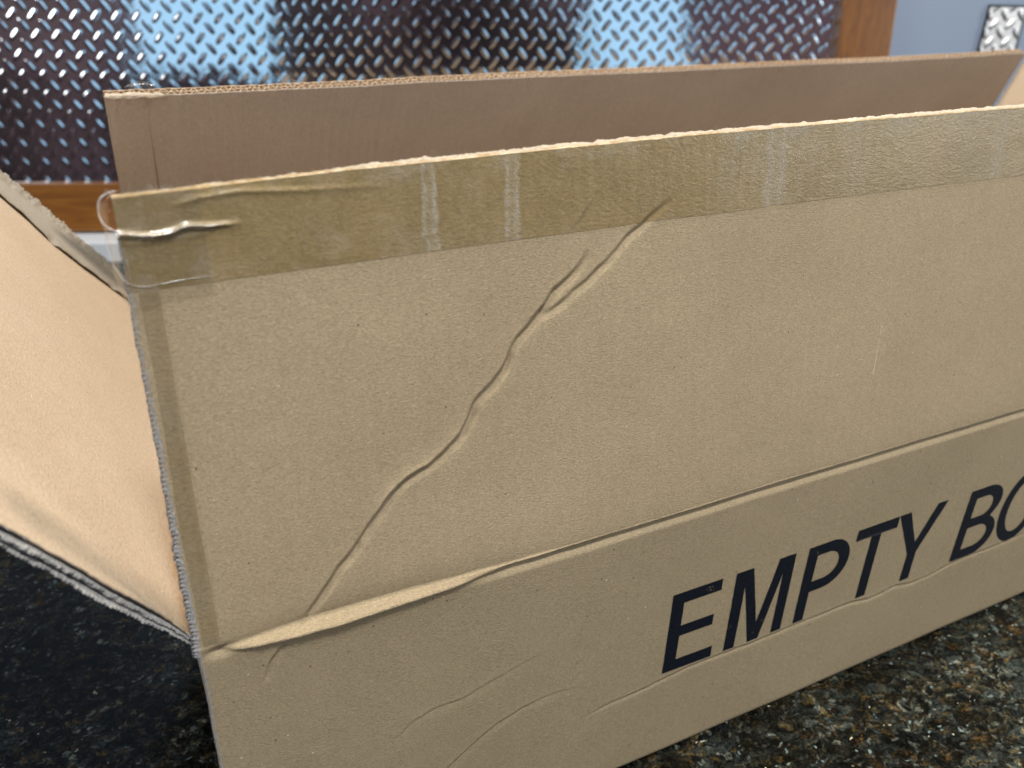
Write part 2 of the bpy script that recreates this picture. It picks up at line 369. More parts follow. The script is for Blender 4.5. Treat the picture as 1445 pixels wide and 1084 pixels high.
def metal():
    m, t, b, g = material('embossed_metal')
    n = t.noise(g, 9, 2, 0.5); n2 = t.noise(g, 230, 3, 0.6)
    t.l.new(t.mix(n2, (0.66, 0.66, 0.68), (0.78, 0.78, 0.80)), b.inputs['Base Color'])
    b.inputs['Metallic'].default_value = 1.0
    t.l.new(t.ramp(n2, [(0.3, 0.045), (0.7, 0.075)]), b.inputs['Roughness'])
    bp = t.node('ShaderNodeBump', inp={'Strength': 0.22, 'Distance': 0.004}); t.l.new(n, bp.inputs['Height']); t.l.new(bp.outputs[0], b.inputs['Normal'])
    return m
M_metal = metal()
M_plate = metal(); M_plate.node_tree.nodes['Principled BSDF'].inputs['Roughness'].default_value = 0.4
for l_ in list(M_plate.node_tree.links):
    if l_.to_socket.name == 'Roughness' and l_.to_node.type == 'BSDF_PRINCIPLED': M_plate.node_tree.links.remove(l_)
M_plate.node_tree.nodes['Principled BSDF'].inputs['Roughness'].default_value = 0.38

def wood(name, axis, k=1.0):
    m, t, b, g = material(name)
    sc = (6, 6, 90) if axis == 'h' else (90, 90, 6)
    n = t.noise(t.mapping(g, scale=sc), 1.0, 5, 0.6, dist=1.2); n2 = t.noise(t.mapping(g, scale=(sc[0] * 6, sc[1] * 6, sc[2] * 6)), 1.0, 3, 0.6)
    col = t.ramp(n, [(0.25, (0.13 * k, 0.042 * k, 0.006 * k)), (0.5, (0.21 * k, 0.080 * k, 0.011 * k)), (0.75, (0.28 * k, 0.115 * k, 0.020 * k))])
    col = t.mix(t.ramp(n2, [(0.5, 0.0), (0.8, 0.35)]), col, (0.05, 0.014, 0.003))
    t.l.new(col, b.inputs['Base Color']); b.inputs['Roughness'].default_value = 0.33
    b.inputs['Coat Weight'].default_value = 0.3; b.inputs['Coat Roughness'].default_value = 0.2
    bp = t.node('ShaderNodeBump', inp={'Strength': 0.1, 'Distance': 0.001}); t.l.new(n, bp.inputs['Height']); t.l.new(bp.outputs[0], b.inputs['Normal'])
    return m
M_wood_h = wood('cherry_wood_rail', 'h'); M_wood_v = wood('cherry_wood_stile', 'v', 0.75)

def paint():
    m, t, b, g = material('pale_blue_paint')
    n = t.noise(g, 120, 4, 0.6); n2 = t.noise(g, 6, 2)
    t.l.new(t.mix(n2, (0.235, 0.305, 0.43), (0.255, 0.325, 0.455)), b.inputs['Base Color']); b.inputs['Roughness'].default_value = 0.6
    bp = t.node('ShaderNodeBump', inp={'Strength': 0.12, 'Distance': 0.001}); t.l.new(n, bp.inputs['Height']); t.l.new(bp.outputs[0], b.inputs['Normal'])
    return m
M_paint = paint()

# ------------------------------------------------------------------ setting
H = 0.2081; ZC = -H                       # box wall height; counter level
W0 = Vector((0.6554, 0.9764, 0.0)); SD = Vector((0.9334, -0.3588, 0)).normalized(); WN = Vector((0.3588, 0.9334, 0)).normalized()
def wp(s, z, d=0.0):                      # point before the wall: s along, z up, d towards the room
    p = W0 + SD * s - WN * d; return Vector((p.x, p.y, z))
TL = math.radians(8.5); RB = -0.1731       # the framed sheet leans back against the wall; RB is the level of its lower edge
PU = (Vector((0, 0, 1)) * math.cos(TL) + WN * math.sin(TL)); PN = (WN * math.cos(TL) - Vector((0, 0, 1)) * math.sin(TL))
def pp(s, u, d=0.0): return W0 + Vector((0, 0, RB)) + SD * s + PU * u - PN * d

V = [wp(-2.4, ZC, -0.11), wp(2.2, ZC, -0.11), wp(2.2, ZC, 1.75), wp(-2.4, ZC, 1.75)]
lo = [v - Vector((0, 0, 0.04)) for v in V]
tag(make('countertop', V + lo, [[0, 3, 2, 1], [4, 5, 6, 7], [0, 1, 5, 4], [1, 2, 6, 5], [2, 3, 7, 6], [3, 0, 4, 7]], M_granite, smooth=False), kind='structure')
tag(box('wall', wp(-0.1, 0.5, -0.145), (4.6, 0.10, 1.5), M_paint, None, (SD, WN, Vector((0, 0, 1))), 0.0), kind='structure')

def emboss(s, z, pitch_s, pitch_z, s0, z0, L, Wd, hgt):
    """height of the raised lozenge pattern at (s, z)"""
    h = np.zeros(s.shape)
    for off, sg in ((0.0, 1), (0.5, -1)):
        u = (s - s0) / pitch_s - off; v = (z - z0) / pitch_z - off
        du = (u - np.round(u)) * pitch_s; dv = (v - np.round(v)) * pitch_z
        a = math.radians(52) * sg; ca, sa = math.cos(a), math.sin(a)
        p = (du * ca + dv * sa) / (L / 2); q = (-du * sa + dv * ca)
        wl = Wd / 2 * np.sqrt(np.clip(1 - p * p, 0, 1))
        prof = np.clip(1 - (q / np.maximum(wl, 1e-6)) ** 2, 0, 1) * (np.abs(p) < 1)
        h = np.maximum(h, hgt * sstep(prof * 0.9) * np.sqrt(np.clip(1 - p * p, 0, 1)))
    return h

def sheet(name, s0, s1, z0, z1, step, parent, args, d0, warp=0.0, lean=True):
    ns = int((s1 - s0) / step) + 1; nz = int((z1 - z0) / step) + 1
    s, z = np.meshgrid(np.linspace(s0, s1, ns), np.linspace(z0, z1, nz), indexing='ij')
    d = d0 + emboss(s, z, *args) + warp * vn2(s, z, 4.0, 5, 2)
    sd = np.array(SD); wn = np.array(PN if lean else WN); up = np.array(PU if lean else Vector((0, 0, 1))); o = np.array(W0); o[2] = RB if lean else 0
    P = o[None, None] + s[..., None] * sd + z[..., None] * up - d[..., None] * wn
    return make(name, P.reshape(-1, 3), grid_faces(ns, nz), M_metal if lean else M_plate, parent)

panel = empty('backsplash_panel', wp(0, ZC))
tag(panel, 'embossed tread pattern metal sheet in a cherry wood frame, standing behind the cardboard box', 'backsplash')
sheet('metal_sheet', -1.02, 0.531, 0.0765, 0.53, 0.00165, panel, (0.0306, 0.0292, -0.0105, 0.2986, 0.0215, 0.0060, 0.00055), 0.0, 0.0006)
AXP = (SD, PN, PU)
box('bottom_rail', pp(-0.25, 0.0388, 0.0045), (1.558, 0.022, 0.0775), M_wood_h, panel, AXP, 0.003)
box('right_stile', pp(0.5755, 0.31, 0.0050), (0.0920, 0.0235, 0.62), M_wood_v, panel, AXP, 0.003)
box('left_stile', pp(-1.0755, 0.31, 0.0050), (0.0920, 0.0235, 0.62), M_wood_v, panel, AXP, 0.003)
box('top_rail', pp(-0.25, 0.5812, 0.0045), (1.558, 0.022, 0.0775), M_wood_h, panel, AXP, 0.003)

M_sill = material('shade_offset_sill_paint')[0]; M_sill.node_tree.nodes['Principled BSDF'].inputs['Base Color'].default_value = (0.62, 0.67, 0.74, 1)  # ledge paint lightened in its colour to offset the shade under the rail
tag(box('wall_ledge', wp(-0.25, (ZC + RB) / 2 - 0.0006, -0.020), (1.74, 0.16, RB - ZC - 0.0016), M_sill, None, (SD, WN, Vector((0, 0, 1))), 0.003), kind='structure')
plate = empty('wall_plate', wp(0.847, 0.075, -0.080))
tag(plate, 'small tread pattern metal cover plate on the pale blue wall right of the wooden frame', 'wall plate')
sheet('plate_face', 0.815, 0.879, 0.075, 0.188, 0.0011, plate, (0.030, 0.029, 0.829, 0.104, 0.023, 0.0095, 0.0024), -0.0865, 0.001, lean=False)
M_rim = material('dark_plate_rim')[0]; M_rim.node_tree.nodes['Principled BSDF'].inputs['Base Color'].default_value = (0.05, 0.055, 0.06, 1); M_rim.node_tree.nodes['Principled BSDF'].inputs['Metallic'].default_value = 0.8; M_rim.node_tree.nodes['Principled BSDF'].inputs['Roughness'].default_value = 0.35
box('plate_rim', wp(0.850, 0.1325, -0.0920), (0.070, 0.006, 0.119), M_rim, plate, (SD, WN, Vector((0, 0, 1))), 0.001)

# ------------------------------------------------------------------ the cardboard box
L = 1.09; WB = 0.497; TH = 0.0062
LEAN = math.radians(8.0); FH = 0.2035
BOX = empty('cardboard_box', (0, 0, ZC))
tag(BOX, 'large open brown cardboard box with creased, taped flaps and EMPTY BOX printed in navy', 'box')

DIAG = [(0.0445, 0.0025), (0.0475, 0.0055), (0.0526, 0.0114), (0.0623, 0.0236), (0.0736, 0.0341), (0.0813, 0.0431), (0.087, 0.0494), (0.0913, 0.0548), (0.1002, 0.0613), (0.1133, 0.0665), (0.1208, 0.0706), (0.1285, 0.0775), (0.1344, 0.0857), (0.1359, 0.0911), (0.1405, 0.0963), (0.1482, 0.1019), (0.1525, 0.1066), (0.1550, 0.1105), (0.1568, 0.1155), (0.1605, 0.1206), (0.1678, 0.1264), (0.1741, 0.1334), (0.1807, 0.1406), (0.1885, 0.1457), (0.1947, 0.1517), (0.1987, 0.1573)]
DIAG_A = [0.2, 0.55, 1.0, 0.9, 1.0, 1.0, 1.0, 1.0, 0.8, 0.7, 0.8, 1.0, 0.95, 0.8, 1.0, 1.1, 1.1, 0.85, 0.8, 0.9, 1.2, 1.2, 1.0, 0.8, 0.4, 0.05]
BR = [(0.173, 0.1290), (0.177, 0.1309), (0.1856, 0.1351), (0.1946, 0.1407), (0.2025, 0.1465), (0.2105, 0.1517), (0.2205, 0.1607), (0.2265, 0.1648), (0.2326, 0.1686), (0.2428, 0.175), (0.250, 0.181)]
BR_A = [0.1, 0.55, 0.7, 0.8, 0.8, 0.7, 0.8, 0.8, 0.55, 0.25, 0.0]
BR2 = [(0.1891, 0.1651), (0.1969, 0.1741), (0.2065, 0.1855)]
TXT = [(0.200, -0.141), (0.226, -0.1371), (0.247, -0.1364), (0.2652, -0.134), (0.285, -0.1315), (0.3056, -0.1308), (0.3341, -0.1316), (0.3521, -0.1313), (0.3735, -0.1310), (0.399, -0.1308), (0.4279, -0.1307), (0.4466, -0.1341), (0.4587, -0.1339), (0.473, -0.1315), (0.4906, -0.1354), (0.5101, -0.1349), (0.5319, -0.1308), (0.5554, -0.1298), (0.5806, -0.1306), (0.6147, -0.1291), (0.70, -0.133)]
TXT_A = [0.0, 0.5, 0.8, 0.7, 0.7, 0.8, 0.8, 0.8, 0.8, 0.9, 1.0, 1.0, 1.0, 0.9, 1.0, 1.0, 1.0, 0.9, 0.8, 0.7, 0.2]
WA = [(0.095, -0.158), (0.1166, -0.1377), (0.133, -0.1256), (0.1463, -0.1177), (0.163, -0.1113), (0.184, -0.109), (0.2086, -0.1127)]
WBK = [(0.0877, -0.0973), (0.0964, -0.0902), (0.11, -0.086), (0.1272, -0.0859), (0.153, -0.0781), (0.1797, -0.0718)]
WC = [(0.0230, -0.028), (0.0247, -0.0245), (0.0283, -0.0148), (0.033, -0.0085), (0.0367, -0.0068)]

def along(X, Vv, pts, amps, jit=0.0007, seed=3):
    """signed distance (positive to the right of the path) and local strength for points near a polyline"""
    p = np.array(pts); a = np.array(amps)
    # resample and roughen the path
    seg = np.r_[0, np.cumsum(np.hypot(*np.diff(p, axis=0).T))]; n = max(8, int(seg[-1] / 0.004)); tt = np.linspace(0, seg[-1], n)
    q = np.stack([np.interp(tt, seg, p[:, 0]), np.interp(tt, seg, p[:, 1])], 1); am = np.interp(tt, seg, a)
    q[:, 0] += jit * vn1(tt, 180, seed, 2); q[:, 1] += jit * vn1(tt, 180, seed + 5, 2)
    am = am * (1 + 0.35 * vn1(tt, 110, seed + 9, 2))
    best = np.full(X.shape, 1e9); sg = np.zeros(X.shape); st = np.zeros(X.shape)
    for i in range(n - 1):
        d = q[i + 1] - q[i]; l2 = d @ d
        t = np.clip(((X - q[i, 0]) * d[0] + (Vv - q[i, 1]) * d[1]) / l2, 0, 1)
        ex = X - (q[i, 0] + t * d[0]); ey = Vv - (q[i, 1] + t * d[1]); r = ex * ex + ey * ey
        mk = r < best; best = np.where(mk, r, best)
        sg = np.where(mk, -np.sign(d[0] * ey - d[1] * ex), sg); st = np.where(mk, am[i] * (1 - t) + am[i + 1] * t, st)
    return np.sqrt(best) * np.where(sg == 0, 1, sg), st

def wrinkle(X, Vv, pts, amps, depth, lip, w_l, w_drop, w_r, seed=3, jit=0.0007, out=None):
    p = np.array(pts); m = 0.022
    k = (X > p[:, 0].min() - m) & (X < p[:, 0].max() + m) & (Vv > p[:, 1].min() - m) & (Vv < p[:, 1].max() + m)
    s, a = along(X[k], Vv[k], pts, amps, jit, seed)
    h = np.where(s < 0, lip * np.exp(s / w_l), 0)
    dr = sstep(s / w_drop)
    rec = 0.45 * np.exp(-np.clip(s - w_drop, 0, None) / w_r) + 0.55 * np.clip(1 - np.clip(s - w_drop, 0, None) / (1.5 * w_r), 0, 1)
    h = np.where(s >= 0, lip * (1 - dr) - depth * dr * rec, h)
    h *= np.exp(-(np.abs(s) / 0.016) ** 4)
    out[k] += h * a

ST_x = [0.0060, 0.0078, 0.0173, 0.0269, 0.0431, 0.0599, 0.0844, 0.1063, 0.1252, 0.1612, 0.20]
ST_t = [-0.0009, -0.0005, 0.0003, 0.0009, 0.0012, 0.0013, 0.0012, 0.0008, 0.0001, -0.0004, -0.0006]
ST_b = [-0.0014, -0.0016, -0.0036, -0.0052, -0.0066, -0.0074, -0.0068, -0.0062, -0.0054, -0.0033, -0.0024]
ST_h = [0.0, 0.0006, 0.0022, 0.0034, 0.0044, 0.0048, 0.0042, 0.0036, 0.0028, 0.0015, 0.0005]

def relief(X, Vv):
    """height of the outer face of the front wall + flap above its mean plane; X along, Vv up from the fold line"""
    h = np.zeros(X.shape)
    h += 0.0011 * vn2(X, Vv, 9, 11, 2) + 0.00010 * vn2(X, Vv, 45, 12, 2)
    h += 0.00003 * np.sin(X * 2 * math.pi / 0.0076 + 2 * vn1(X, 20, 4))
    wrinkle(X, Vv, DIAG, DIAG_A, 0.0026, 0.0001, 0.0030, 0.0032, 0.0018, 3, out=h)
    wrinkle(X, Vv, DIAG[5:13], [0, 0.7, 1.0, 1.0, 0.9, 0.7, 0.3, 0], -0.0003, 0.0009, 0.0020, 0.0010, 0.002, 3, out=h)
    wrinkle(X, Vv, BR, BR_A, 0.0021, 0.0001, 0.003, 0.0032, 0.0016, 21, out=h)
    wrinkle(X, Vv, BR2, [0.0, 0.35, 0.1], 0.0010, 0.0005, 0.004, 0.002, 0.003, 25, out=h)
    wrinkle(X, Vv, TXT, TXT_A, 0.0013, 0.0003, 0.0018, 0.0016, 0.0018, 33, jit=0.0004, out=h)
    wrinkle(X, Vv, WA, [0.3, 0.8, 0.7, 0.8, 0.6, 0.4, 0.0], 0.0008, 0.0003, 0.002, 0.0014, 0.003, 43, out=h)
    wrinkle(X, Vv, WBK, [0.2, 0.5, 0.6, 0.6, 0.4, 0.0], 0.0006, 0.0003, 0.002, 0.0014, 0.003, 53, out=h)
    wrinkle(X, Vv, WC, [0.0, 0.6, 0.9, 0.8, 0.3], 0.0010, 0.0003, 0.002, 0.0014, 0.003, 63, out=h)
    # ledge of the fold on the left
    wob = 0.0004 * vn1(X, 60, 71, 3)
    top = np.interp(X, ST_x, ST_t) + wob * 0.8; bot = np.interp(X, ST_x, ST_b) + wob * 0.6; hh = np.interp(X, ST_x, ST_h) * 0.95; bot = bot + 0.72 * hh
    t = (top - Vv) / np.maximum(top - bot, 1e-5)
    led = np.where(t < 0, -0.45 * hh * np.exp(-(Vv - top) / 0.0045), np.where(t <= 1, hh * (-0.45 + 1.45 * np.clip(t, 0, 1) ** 0.9), 0))
    und = hh * (0.34 * np.exp(-np.clip(bot - Vv, 0, None) / 0.010) + 0.66 * np.exp(-(np.clip(bot - Vv, 0, None) / 0.0011) ** 1.5))
    h += np.where(t > 1, und, led)
    # score groove on the right
    g = sstep((X - 0.115) / 0.05); c = -0.0012 + 0.0004 * vn1(X, 35, 77, 2)
    q = Vv - c
    h += g * np.where(q > 0, 0.0, -0.0034 * sstep(-q / 0.0019) + 0.0034 * sstep((-q - 0.0027) / 0.0055))
    # crumple beside the corner
    r = np.hypot((X - 0.0078) / 2.2, Vv + 0.0016 - 0.0002 * vn1(X, 300, 78, 2))
    h += -0.0034 * np.exp(-(r / 0.0022) ** 1.6)
    # pressed line beside the left edge
    lx = 0.0086 + 0.0075 * Vv
    h += np.where(Vv > 0.003, 1, 0) * (-0.0003 * np.exp(-((X - lx) / 0.0008) ** 2) - 0.0002 * sstep((lx - X) / 0.004))
    # paper strands press flat where the box bends into the bottom
    rb = np.clip((-H + 0.006 - Vv) / 0.006, 0, 1); h -= 0.0045 * (1 - np.sqrt(1 - np.minimum(rb, 0.999) ** 2))
    return h

def front_pt(X, Vv, d):
    """world point of the front skin: flap leans back above the fold"""
    up = np.clip(Vv, 0, None)
    y = up * math.sin(LEAN) - d * np.where(Vv > 0, math.cos(LEAN), 1); z = np.where(Vv > 0, up * math.cos(LEAN), Vv) + d * np.where(Vv > 0, math.sin(LEAN), 0)
    return np.stack([X, y, z], -1)

def left_edge(v):
    return -0.0006 + 0.0004 * vn1(v, 60, 91, 2) + 0.0009 * sstep((v - 0.12) / 0.08)

xs = np.r_[np.arange(0, 0.26, 0.00055), np.arange(0.26, 0.64, 0.0009), np.arange(0.64, L, 0.004), L]
def skin(name, v0, v1, dv, parent, mat):
    v = np.linspace(v0, v1, int(round((v1 - v0) / dv)) + 1)
    X, Vv = np.meshgrid(xs, v, indexing='ij')
    X = X + left_edge(Vv) * np.clip(1 - X / 0.02, 0, 1)
    if v1 > 0.1: # uneven cut along the top
        k = np.clip((Vv - 0.19) / (FH - 0.19), 0, 1); Vv = Vv + k * top_dev(X)
    P = front_pt(X, Vv, relief(X, Vv))
    return make(name, P.reshape(-1, 3), grid_faces(len(xs), len(v)), mat, parent)

def top_dev(X):
    return np.interp(X, [0, 0.05, 0.085, 0.17, 0.25, 0.36, 0.5, 1.0], [-0.0035, -0.0020, -0.0010, 0.0, 0.0008, 0.0008, 0.0002, 0]) + 0.00015 * vn1(X, 130, 88, 2)

wall_f = skin('front_wall', -H + 0.0004, -0.0012, 0.0008, BOX, M_out)
flap_f = skin('front_flap', -0.0012, FH, 0.00062, BOX, M_out)

def slab_grid(name, fn, us, vs, th_fn, mat, parent):
    """solid sheet: fn(U,V)->points ; th_fn -> back offset vectors"""
    Uu, Vv = np.meshgrid(us, vs, indexing='ij'); P = fn(Uu, Vv); Q = P + th_fn(Uu, Vv)
    nu, nv = Uu.shape; n = nu * nv
    F1 = grid_faces(nu, nv); F2 = grid_faces(nu, nv, True, n)
    rim = []
    idx = lambda i, j: i * nv + j
    ring = [idx(i, 0) for i in range(nu)] + [idx(nu - 1, j) for j in range(1, nv)] + [idx(i, nv - 1) for i in range(nu - 2, -1, -1)] + [idx(0, j) for j in range(nv - 2, 0, -1)]
    r = np.array(ring); r2 = np.roll(r, -1); F3 = np.stack([r, r + n, r2 + n, r2], 1)
    return make(name, np.r_[P.reshape(-1, 3), Q.reshape(-1, 3)], np.r_[F1, F2, F3], mat, parent)

# inner face of the front flap and front wall (a sheet 6 mm behind the skin)
def flat_front(U, Vv):
    P = front_pt(U, Vv, np.full(U.shape, -0.0028)); return P
slab_grid('flap_liner', flat_front, np.r_[np.arange(0.0012, L, 0.01), L - 0.001], np.r_[np.arange(0.001, FH - 0.0045, 0.01), FH - 0.0042], lambda U, V_: np.stack([0 * U, 0 * U + 0.0034 * math.cos(LEAN), 0 * U - 0.0034 * math.sin(LEAN)], -1), M_in, flap_f)
slab_grid('wall_liner', flat_front, np.r_[np.arange(0.0012, L, 0.02), L - 0.001], np.r_[np.arange(-H + 0.006, -0.002, 0.02), -0.0012], lambda U, V_: np.stack([0 * U, 0 * U + 0.0034, 0 * U], -1), M_in, wall_f)

# torn rim of the front flap
def rim(name, x0, x1, step, parent):
    x = np.arange(x0, x1, step); c = np.linspace(0, 1, 11)
    X, Cc = np.meshgrid(x, c, indexing='ij')
    th = 0.0064 + 0.0009 * vn1(X, 40, 101, 3) - 0.0015 * sstep((0.08 - X) / 0.08)
    dip = 0.0005 * vn2(X * 0.35, Cc * 0.02, 420, 102, 2) + 0.00045 * vn2(X * 0.12, Cc * 0.02, 900, 105, 2) + 0.0004 * vn1(X, 220, 103, 2) * np.sin(Cc * math.pi)
    hv = FH + top_dev(X) - 0.0004 + (0.0008 + 0.0011 * sstep((X - 0.05) / 0.08)) * np.sin(Cc * math.pi) ** 0.8 + dip * 1.15 + 0.0003 * vn2(X, Cc * 0.006, 900, 107, 1) * np.clip(np.minimum(Cc, 1 - Cc) * 6 + 0.2, 0, 1)
    hv = np.where(Cc < 0.06, hv - 0.0009, hv); hv = np.where(Cc > 0.96, hv - 0.006, hv)
    d0 = relief(x, np.full_like(x, FH - 0.001))[:, None] - 0.0001
    d = d0 - Cc * th
    P = front_pt(X, hv, d)
    return make(name, P.reshape(-1, 3), grid_faces(len(x), len(c)), M_torn, parent)
rim('torn_rim', 0.0004, 0.66, 0.0007, flap_f)
rim('torn_rim', 0.66, L, 0.004, flap_f)

# loose paper fibres standing on the rim
def fibres(name, n, parent, sd_):
    rs = np.random.RandomState(sd_); V = []; Fc = []
    for k in range(n):
        x = 0.006 + 0.62 * rs.rand() ** 1.4; c = rs.rand(); base = front_pt(np.array([x]), np.array([FH + 0.0002 + top_dev(np.array([x]))[0]]), np.array([-c * 0.006]))[0]
        ln = rs.uniform(0.0008, 0.0028) * (1 + (rs.rand() < 0.08)); d = np.array([rs.uniform(-1, 1), rs.uniform(-0.4, 0.3), rs.uniform(0.15, 0.7)]); d /= np.linalg.norm(d)
        cv = np.array([rs.uniform(-1, 1), 0, rs.uniform(-0.8, 0.8)]) * ln * 0.4; r = rs.uniform(0.00004, 0.00008); b0 = len(V)
        for j in range(4):
            t = j / 3; p = base + d * ln * t + cv * t * t; rr = r * (1 - 0.6 * t)
            for a in range(3): V.append(p + rr * np.array([math.cos(a * 2.094), 0.3 * math.sin(a * 2.094), math.sin(a * 2.094)]))
        for j in range(3):
            for a in range(3): q = b0 + j * 3; Fc.append([q + a, q + (a + 1) % 3, q + 3 + (a + 1) % 3, q + 3 + a])
    o = make(name, V, Fc, M_torn, parent); o['kind'] = 'stuff'; return o
fibres('paper_fibre', 1100, flap_f, 5)

# ragged cut along the left edge of flap and wall
def ragged(name, v0, v1, wfn, parent, mat, seed, yoff=0.0006, pitch=0.0021):
    v = np.arange(v0, v1, 0.0004); rs = np.random.RandomState(seed)
    tooth = np.abs(((v / pitch) % 1) * 2 - 1) ** 1.5
    out = wfn(v) * (0.55 + 0.45 * tooth + 0.25 * vn1(v, 500, seed, 2)); inn = -0.0009 + 0.0003 * vn1(v, 300, seed + 3, 2)
    c = np.linspace(0, 1, 6); Vv, Cc = np.meshgrid(v, c, indexing='ij')
    X = left_edge(Vv) + (-inn[:, None]) * (1 - Cc) - out[:, None] * Cc + 0.0001
    d = -yoff * (0.2 + 2.5 * Cc ** 2) + 0.00030 + 0.00035 * vn2(Vv, Cc * 0.01, 700, seed, 2) + relief(left_edge(Vv) + 0.0006, Vv) * 1.0
    P = front_pt(X, Vv, d); Q = P + np.array([0, 0.0035, 0])
    n = P.shape[0] * P.shape[1]; F = np.r_[grid_faces(len(v), 6, True), grid_faces(len(v), 6, False, n)]
    a = np.arange(len(v) - 1) * 6 + 5; F = np.r_[F, np.stack([a, a + 6, a + 6 + n, a + n], 1)]
    return make(name, np.r_[P.reshape(-1, 3), Q.reshape(-1, 3)], F, mat, parent)
ragged('ragged_edge', 0.0005, 0.185, lambda v: 0.0016 + 0.0009 * sstep((0.09 - v) / 0.05) - 0.0006 * sstep((v - 0.1) / 0.05), flap_f, M_edge, 111)
ragged('ragged_edge', -H + 0.001, 0.0008, lambda v: 0.0009 + 0.0022 * sstep((v + 0.005) / 0.005), wall_f, M_edge, 131, pitch=0.0015)

# ---- packing tape over the top of the front flap
def tape_bottom(x): return 0.1655 + 0.0004 * vn1(x, 25, 141, 2) - 0.0006 * sstep((0.16 - x) / 0.1) + 0.0006 * np.exp(-((x - 0.314) / 0.006) ** 2) - 0.003 * sstep((x - 0.3) / 0.3)
def fold_h(X, Vv):
    # a pinched fold running right from the loose corner and a second shallow one above it
    y1 = np.interp(X, [-0.006, 0.0, 0.0113, 0.0177, 0.0236, 0.0307, 0.040], [0.1890, 0.1872, 0.1853, 0.1860, 0.1880, 0.1870, 0.1866])
    a1 = np.interp(X, [-0.006, 0.0, 0.006, 0.03, 0.038, 0.045], [0.8, 1.0, 1.0, 1.0, 0.8, 0.0])
    y2 = np.interp(X, [0.018, 0.03, 0.045, 0.07, 0.10], [0.1950, 0.1975, 0.1985, 0.1965, 0.1955]); a2 = np.interp(X, [0.018, 0.026, 0.05, 0.08, 0.105], [0, 0.7, 0.8, 0.5, 0])
    y3 = np.interp(X, [0.0, 0.02, 0.05], [0.1840, 0.1835, 0.1855]); a3 = np.interp(X, [0.0, 0.01, 0.03, 0.05], [0.2, 0.5, 0.5, 0])
    return 0.0019 * a1 * np.exp(-(np.abs(Vv - y1) / 0.0008) ** 1.5) + 0.0009 * a2 * np.exp(-(np.abs(Vv - y2) / 0.0011) ** 1.5) + 0.0006 * a3 * np.exp(-(np.abs(Vv - y3) / 0.001) ** 1.5)
txs = np.r_[np.arange(0.0, 0.26, 0.0006), np.arange(0.26, 0.64, 0.001), np.arange(0.64, L, 0.004)]
C_, X_ = np.linspace(0, 1, 64), txs
X, Cc = np.meshgrid(X_, C_, indexing='ij')
Vv = tape_bottom(X) + (FH + top_dev(X) + 0.0001 - tape_bottom(X)) * Cc
d = relief(X, Vv) + 0.00016 + fold_h(X, Vv) + 0.0001 * np.clip(vn2(X, Vv, 160, 151, 2), 0, 1)
P = front_pt(X, Vv, d)
# lap of the tape turned over the rim
lap = np.linspace(0.15, 1, 5); Xl, Cl = np.meshgrid(txs, lap, indexing='ij'); ext = 0.0019 + 0.0009 * vn1(Xl, 90, 155, 3) + 0.0018 * sstep((0.09 - Xl) / 0.07)
Pl = front_pt(Xl, FH + top_dev(Xl) + 0.0004 + 0.0004 * Cl + 0.0005 * vn1(Xl, 150, 157, 2) * Cl, d[:, -1:] - ext * Cl)
Pall = np.concatenate([P, Pl], 1)
tp = make('packing_tape', P.reshape(-1, 3), grid_faces(len(txs), 64), M_tape, flap_f)
make('tape_lap', np.concatenate([P[:, -1:], Pl], 1).reshape(-1, 3), grid_faces(len(txs), 6), M_lap, flap_f)
tp['label'] = 'brown tinted packing tape along the top of the front flap'

# narrow tape strip down the left edge of the flap
v = np.arange(0.0035, 0.172, 0.0007); c = np.linspace(0, 1, 12); Vv, Cc = np.meshgrid(v, c, indexing='ij')
x0 = 0.0030 - 0.0014 * sstep((0.16 - Vv) / 0.1) + 0.0004 * vn1(Vv, 70, 161, 2); x1 = 0.0086 + 0.0075 * Vv + 0.0002 * vn1(Vv, 50, 163)
X = x0 + (x1 - x0) * Cc
P = front_pt(X, Vv, relief(X, Vv) + 0.00018)
make('side_tape', P.reshape(-1, 3), grid_faces(len(v), 12, True), M_strip, flap_f)

# loose clear end of the tape past the corner: film that curls back round the edge
v = np.linspace(0.1600, 0.2035, 60); c = np.linspace(0, 1, 34); Vv, Cc = np.meshgrid(v, c, indexing='ij')
vv = (Vv - 0.160) / (0.2035 - 0.160)
reach = np.interp(vv, [0, 0.12, 0.35, 0.6, 0.72, 0.9, 1.0], [0.0015, 0.0030, 0.0040, 0.0035, 0.0052, 0.0048, 0.0012]) + 0.0005 * vn1(Vv, 200, 171, 2)
X = 0.030 * (1 - Cc / 0.62) * (Cc < 0.62) - reach * np.sin(np.clip((Cc - 0.62) / 0.38, 0, 1) * math.pi * 0.62) * (Cc >= 0.62)
back = np.where(Cc >= 0.62, 0.0075 * (1 - np.cos(np.clip((Cc - 0.62) / 0.38, 0, 1) * math.pi * 0.6)), 0)
puff = 0.0009 * np.exp(-((X + 0.001) / 0.009) ** 2) * (1 + vn2(X, Vv, 220, 175, 2))
Vb = Vv - 0.0018 * np.exp(-(X - 0.004) ** 2 / 0.009 ** 2) * (1 - vv)
d = relief(np.clip(X, 0.0005, 1), Vb) + 0.0005 + puff + fold_h(X, Vb) * 1.15 - back
P = front_pt(X, Vb, d)
make('loose_tape_end', P.reshape(-1, 3), grid_faces(60, 34), M_clear, flap_f)

